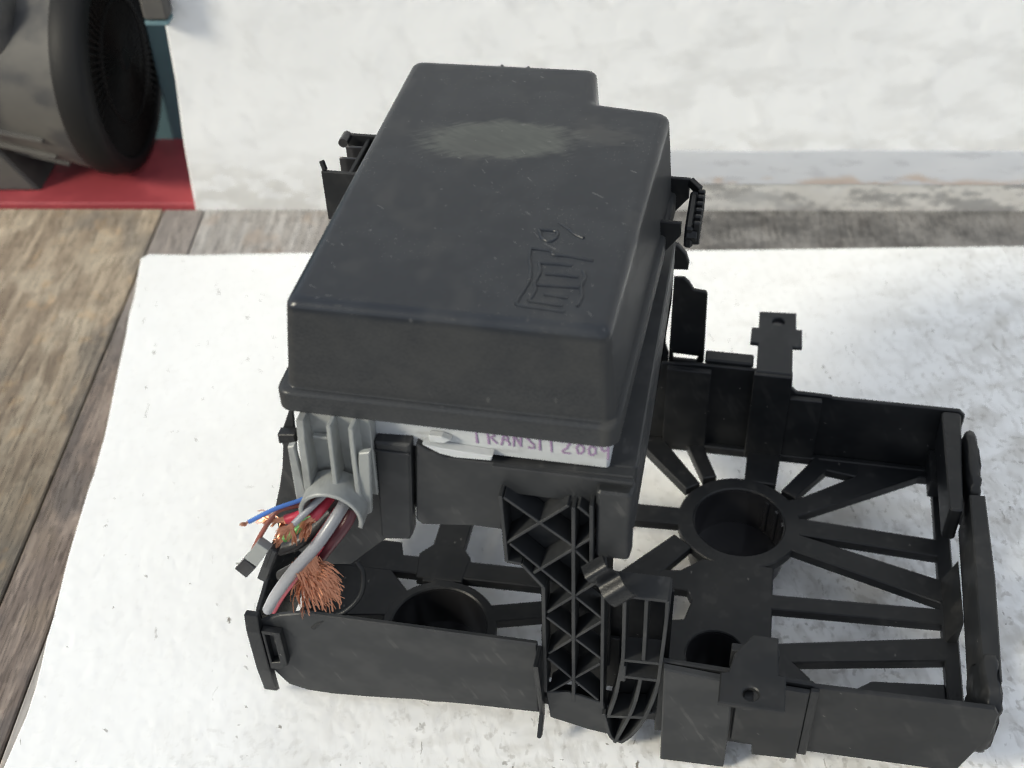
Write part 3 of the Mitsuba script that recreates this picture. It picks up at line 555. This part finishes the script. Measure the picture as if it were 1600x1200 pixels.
SP = [((0.2075, 0.1660), (-0.0540, 0.1560), 0.0170, 0.0205), ((0.2135, 0.1985), (0.176, 0.2440), 0.013, 0.019), ((0.2255, 0.2100), (0.2110, 0.2445), 0.011, 0.012),
      ((0.2640, 0.2105), (0.2655, 0.2445), 0.024, 0.026), ((0.2855, 0.2020), (0.3115, 0.2420), 0.012, 0.015), 
      ((0.2935, 0.1700), (0.396, 0.1650), 0.0165, 0.0165), ((0.2905, 0.1540), (0.396, 0.1235), 0.017, 0.021), ((0.2740, 0.0950), (0.396, 0.1020), 0.013, 0.0135),
      ((0.2740, 0.0500), (0.396, 0.0745), 0.016, 0.019), ((0.2110, 0.1420), (0.1760, 0.0960), 0.017, 0.022)]
for a in SP: spoke(*a)
add(TR + '__spoke', prism([(0.2880, 0.1765), (0.3829, 0.2362), (0.3829, 0.2436), (0.3363, 0.2436), (0.3363, 0.2300), (0.2920, 0.1975), (0.2860, 0.1960)], 'z', Z0, Z1, 0.0008), BT)
add(TR + '__floor_plate', prism([(0.2265, 0.1265), (0.2775, 0.1265), (0.2785, 0.060), (0.305, 0.035), (0.300, -0.0095), (0.205, -0.0095), (0.190, 0.03), (0.186, 0.098), (0.200, 0.112), (0.212, 0.1135)], 'z', Z0, Z1, 0.0008,
    holes=[circle(0.2420, 0.0430, 0.0200, 40), [(0.2035, 0.0955), (0.2185, 0.0955), (0.2225, 0.088), (0.2185, 0.070), (0.2060, 0.067)]]), BT)
add(TR + '__floor_plate', prism([(0.3030, 0.2438), (0.3040, 0.2395), (0.3131, 0.2325), (0.3363, 0.2290), (0.3830, 0.2360), (0.3922, 0.2362), (0.3922, 0.2438)], 'z', Z0 + 0.0003, Z1 - 0.0003, 0.0008), BT)
add(TR + '__floor_plate', prism([(-0.0524,0.0594),(-0.0253,0.0981),(-0.0078,0.1062),(0.0061,0.106),(0.0103,0.094),(0.0058,0.0784),(0.0241,0.0599),(0.0157,0.0388),(-0.0468,0.0281)], 'z', Z0 + 0.0003, Z1 - 0.0003, 0.0008), BT)
t = lathe([(0.0215, Z0 + 0.0002), (0.0215, ZB + 0.0002), (0.0, ZB + 0.0002), (0.0, ZB + 0.002), (0.0192, ZB + 0.002), (0.0197, Z1 - 0.002), (0.0215, Z1 - 0.002)], 40); t.apply_translation((0.2420, 0.0430, 0)); add(TR + '__floor_plate__socket', t, 'gloss_plastic', 40)
add(TR + '__spoke', box(0.030, 0.0535, 0.0725, 0.2495, Z0, Z1), BT)
spoke((-0.0545, 0.0840), (0.150, 0.0900), 0.0165); spoke((0.086, 0.052), (0.160, 0.0730), 0.0150)
add(TR + '__spoke', prism([(0.025, 0.0745), (0.0585, 0.0755), (0.060, 0.099), (0.0525, 0.108), (0.030, 0.107), (0.022, 0.097)], 'z', Z0 + 0.0004, Z1 + 0.0006), BT)
add(TR + '__inner_rail', box(0.3925, 0.4030, 0.0, 0.2445, Z0, Z1, 0.001), BT)
add(TR + '__inner_rail', box(-0.0540, 0.3920, 0.2440, 0.2495, Z0 - 0.0004, Z1 - 0.0006, 0.001), BT)
add(TR + '__inner_rail', prism([(-0.054, -0.0095), (0.392, -0.0095), (0.392, 0.046), (0.345, 0.0405), (0.305, 0.010), (0.20, 0.004), (-0.054, 0.004)], 'z', Z0 - 0.0006, Z1 - 0.001, 0.001), BT)
# right end
add(TR + '__end_strip', cat(prism([(0.4010, 0.036), (0.4030, 0.110), (0.4040, 0.1655), (0.4146, 0.1660), (0.4150, 0.0927), (0.4120, 0.010), (0.402, 0.004)], 'z', 0.030, 0.070, 0.001)), BT, 30)
add(TR + '__end_strip__web', prism([(0.3932, 0.010), (0.4015, 0.010), (0.4015, 0.034)], 'y', 0.080, 0.135), BT)
def lump(sx, sy, sz, c, amp, seed):
    m = blk.copy(); v = m.vertices * (sx, sy, sz) + np.asarray(c); d = meshkit.fbm(v * 160, 3, seed) - 0.5
    m.vertices = v + m.vertices / np.linalg.norm(m.vertices, axis=1, keepdims=True) * (d * amp)[:, None]; return m
add(TR + '__end_strip__corner_boss', lump(0.0065, 0.024, 0.029, (0.4060, 0.012, 0.043), 0.008, 2), BT, True, 'rough broken corner at the front right')
add(TR + '__corner_post', cat(prism(rounded([(0.3895, 0.1480), (0.3985, 0.1480), (0.4040, 0.2495), (0.3900, 0.2495)], 0.003, 4), 'z', 0.040, 0.0700, 0.001), box(0.3880, 0.4035, 0.215, 0.2495, 0.0125, 0.0295)), BT, 30, 'right rear corner post')
add(TR + '__corner_post', lump(0.0055, 0.033, 0.026, (0.4095, 0.204, 0.046), 0.005, 5), BT, True, 'knobbly outer boss at the right rear corner')

# mounting tabs
def tab(ring, z0, z1, hole, lab, mat='panel_plastic'):
    return add(TR + '__mounting_tab', prism(ring, 'z', z0, z1, 0.0008, holes=[circle(*hole, 24)]), mat, label=lab)
tab([(0.2515, 0.246), (0.2780, 0.246), (0.2775, 0.2790), (0.2845, 0.2795), (0.2840, 0.3010), (0.2795, 0.3010), (0.2790, 0.3215), (0.2505, 0.3195), (0.2508, 0.2990), (0.2455, 0.2985), (0.2452, 0.2800), (0.2512, 0.2795)], 0.0895, 0.0935, (0.2655, 0.3085, 0.0048), 'rear mounting tab with a screw hole')  # paler plastic puts the sky sheen into this tab's colour
add(TR + '__mounting_tab__boss', tube([(0.2655, 0.3085, 0.084), (0.2655, 0.3085, 0.0905)], 0.00475, 24), 'gloss_plastic', 40)
FT = tab([(0.2625, 0.0060), (0.2775, 0.0060), (0.2785, -0.0215), (0.2830, -0.0215), (0.2830, -0.0465), (0.2445, -0.0465), (0.2445, -0.0250), (0.2490, -0.0240), (0.2520, -0.010)], 0.0830, 0.0870, (0.2630, -0.0375, 0.0047), 'front mounting tab with a screw hole', BT)
add(TR + '__mounting_tab_001__support', cat(box(0.2500, 0.2790, -0.0050, 0.0010, 0.0125, 0.0828), prism([(-0.0138, 0.040), (-0.0138, 0.082), (-0.044, 0.082), (-0.040, 0.074)], 'x', 0.2590, 0.2650)), BT)
# flange block and rail face pieces
add(TR + '__flange', prism([(0.2108, 0.0735), (0.2525, 0.0700), (0.2545, 0.030), (0.2545, -0.0235), (0.2130, -0.0255)], 'y', -0.0195, -0.0140, 0.001), 'panel_plastic', label='lighter flat flange on the front rail')
add(TR + '__flange', prism([(0.2560, 0.0700), (0.2988, 0.0680), (0.2988, -0.005), (0.2710, -0.007), (0.2700, 0.005), (0.2560, 0.007)], 'y', -0.0175, -0.0140, 0.001), BT)
# tall tab behind the box
add(TR + '__rear_tab', prism([(0.1842, 0.073), (0.1842, 0.1562), (0.1920, 0.1568), (0.1955, 0.1535), (0.1995, 0.1468), (0.2085, 0.1458), (0.2098, 0.1430), (0.2115, 0.079), (0.2095, 0.073)], 'y', 0.2680, 0.2715, 0.0008,
    holes=[[(0.1880, 0.0785), (0.2055, 0.0785), (0.2070, 0.0830), (0.1872, 0.0838)]]), BT, label='upright tab behind the box')
add(TR + '__rear_tab', prism([(0.176, 0.076), (0.1762, 0.148), (0.1805, 0.148), (0.1812, 0.092), (0.184, 0.083), (0.184, 0.073), (0.178, 0.066), (0.174, 0.066)], 'y', 0.2680, 0.2715, 0.0006), BT)
add(TR + '__rear_tab', prism([(0.172, 0.163), (0.1940, 0.1640), (0.1946, 0.1700), (0.1920, 0.1780), (0.1860, 0.1850), (0.172, 0.190)], 'y', 0.2680, 0.2730, 0.0008), BT, label='rounded upper tab close behind the lid')
add(TR + '__rear_tab', box(0.174, 0.2115, 0.2538, 0.2715, 0.069, 0.0725), BT)

# front support panel and its ribs
FS = TR + '__support_panel'
add(FS, cat(prism([(0.0637,0.2271),(0.0715,0.2223),(0.0815,0.2189),(0.0944,0.2189),(0.1072,0.219),(0.1119,0.2183),(0.1716,0.2206),(0.1857,0.2209),(0.1856,0.1665),(0.1716,0.1638),(0.1638,0.1947),(0.1467,0.1959),(0.1121,0.1962),(0.1102,0.1646),(0.0933,0.1648),(0.0619,0.1602),(0.0584,0.164)], 'y', -0.0040, 0.0034, 0.0008)), 'panel_plastic', label='dark grey front panel below the label strip')
add(FS + '__bulge', prism([(0.0402,0.2273),(0.0611,0.2286),(0.0559,0.1528),(0.0535,0.1478),(0.0373,0.1453),(0.0359,0.1474)], 'y', -0.0068, 0.0034, 0.0015), 'panel_plastic', 30)
add(FS + '__lip', bar((0.040, -0.0062, 0.2215), (0.0605, -0.0062, 0.2215), 0.0035, 0.0015), 'panel_plastic')
add(FS + '__lip', bar((0.1075, -0.0062, 0.2195), (0.1860, -0.0062, 0.2195), 0.0035, 0.0022), 'panel_plastic')
add(FS + '__column', prism(rounded([(0.1660, -0.0105), (0.1855, -0.0105), (0.1868, 0.003), (0.1660, 0.003)], 0.003, 4), 'z', 0.1585, 0.2130, 0.0015), 'panel_plastic', 30)
add(FS + '__backing', prism([(0.1104,0.1887),(0.1621,0.1949),(0.1627,0.1324),(0.1519,0.105),(0.1333,0.1164),(0.1158,0.1326),(0.1116,0.1341)], 'y', 0.0036, 0.0056), 'panel_plastic')
add(FS + '__backing', prism([(0.130, 0.03), (0.1745, 0.03), (0.1745, 0.158), (0.130, 0.125)], 'y', 0.0085, 0.0105), BT)
RB = TR + '__truss__rib'
tag(TR + '__truss', None)
labels.pop(TR + '__truss', None)
def ribs(lines, y0, y1, w, key):
    for a, b in lines:
        p, q = np.array([a[0], (y0 + y1) / 2, a[1]]), np.array([b[0], (y0 + y1) / 2, b[1]])
        add(key, bar(p, q, w, y1 - y0, (0, 1, 0), 0.0003), 'panel_plastic')
LV = [((0.1539,0.2004),(0.154,0.015)),((0.1125,0.2025),(0.1142,0.1472)),((0.1142,0.1472),(0.123,0.1466)),((0.123,0.1466),(0.1358,0.1282)),((0.1358,0.1282),(0.1354,0.0218)),((0.1639,0.2037),(0.1645,0.149)),((0.1645,0.149),(0.1701,0.1462)),((0.1701,0.1462),(0.1715,0.1319)),((0.1715,0.1319),(0.1726,0.0153))]
LD = [((0.1135,0.1616),(0.151,0.2007)),((0.1297,0.1385),(0.1638,0.1759)),((0.1377,0.1035),(0.1706,0.1414)),((0.138,0.0626),(0.1712,0.1021)),((0.1383,0.0215),(0.171,0.0596)),((0.1139,0.201),(0.1539,0.167)),((0.1166,0.1622),(0.1711,0.1051)),((0.1369,0.099),(0.1718,0.0644)),((0.1371,0.0577),(0.17,0.0201)),((0.1539,0.1648),(0.164,0.1527)),((0.1564,0.2006),(0.1636,0.1935))]
ribs(LV, -0.0130, 0.0030, 0.0022, RB); ribs(LD, -0.0120, 0.0030, 0.0019, RB)
add(TR + '__truss__foot', prism([(0.1358,0.0218),(0.1514,0.0243),(0.1741,0.0179),(0.1785,-0.0162),(0.1643,-0.014),(0.1384,-0.0065)], 'y', -0.0125, -0.0100, 0.0006), 'panel_plastic')
# curved ladder of ribs to the right of it
LB = TR + '__ladder__rib'
for pts in [[(0.1848,0.1306),(0.1853,0.0718),(0.1837,0.0549),(0.1818,0.0339),(0.1777,0.0109)],[(0.1976,0.1326),(0.1978,0.1063),(0.1979,0.0747)],[(0.197,0.056),(0.1949,0.0336),(0.1911,0.0129),(0.1822,-0.0198)],[(0.2098,0.134),(0.2098,0.1119),(0.2089,0.0836),(0.2077,0.0505),(0.2042,0.0276),(0.1992,0.0077),(0.193,-0.0086),(0.1865,-0.0186)],[(0.1718,0.1332),(0.2098,0.134)],[(0.1849,0.0717),(0.2086,0.0733)],[(0.1833,0.0548),(0.2078,0.0559)],[(0.1765,0.0091),(0.2006,0.0139)],[(0.1743,0.0115),(0.1795,-0.0137),(0.1873,-0.0184)]]:
    sp = spline(pts, 16) if len(pts) > 2 else np.array(pts, float)
    d = np.gradient(sp, axis=0); d /= np.linalg.norm(d, axis=1, keepdims=True); nn = np.column_stack([-d[:, 1], d[:, 0]]) * 0.00115
    add(LB, prism(np.vstack([sp + nn, (sp - nn)[::-1]]), 'y', -0.0160, 0.0020, 0.0003), 'panel_plastic')
add(TR + '__ladder__backing', prism([(0.1841,0.0323),(0.2073,0.0344),(0.1982,-0.0109),(0.1852,-0.038),(0.1771,-0.0097)], 'y', 0.003, 0.005), BT)
add(TR + '__ladder__backing', box(0.170, 0.212, 0.022, 0.024, -0.002, 0.098), BT)
add(TR + '__ladder__backing', box(0.1835, 0.1875, -0.0160, 0.002, 0.050, 0.066), 'panel_plastic')
# glossy sprung clip
cl = spline([(0.1650, -0.0150, 0.1600), (0.1690, -0.0225, 0.1590), (0.1725, -0.0185, 0.1520), (0.1755, -0.0180, 0.1480), (0.1800, -0.0240, 0.1460), (0.1845, -0.0235, 0.1400), (0.1865, -0.0205, 0.1365)], 30)
d = np.gradient(cl, axis=0); wv = np.array([0.0115, 0.0035, 0.0085]) / 2; nz = np.cross(d, wv); nz /= np.linalg.norm(nz, axis=1, keepdims=True); nz *= 0.0007
cv = np.concatenate([cl + wv + nz, cl - wv + nz, cl - wv - nz, cl + wv - nz]); n = len(cl); fc = []
for k in range(n - 1):
    for a, b in ((0, 1), (1, 2), (2, 3), (3, 0)): fc += [(a * n + k, b * n + k, b * n + k + 1), (a * n + k, b * n + k + 1, a * n + k + 1)]
fc += [(0, 2 * n, n), (0, 3 * n, 2 * n), (n - 1, 2 * n - 1, 3 * n - 1), (n - 1, 3 * n - 1, 4 * n - 1)]
add(TR + '__spring_clip', trimesh.Trimesh(cv, np.array(fc), process=False), BT, 50, 'bent black spring clip')
add(TR + '__spring_clip__seat', box(0.1650, 0.1705, -0.0130, -0.004, 0.141, 0.157), BT)
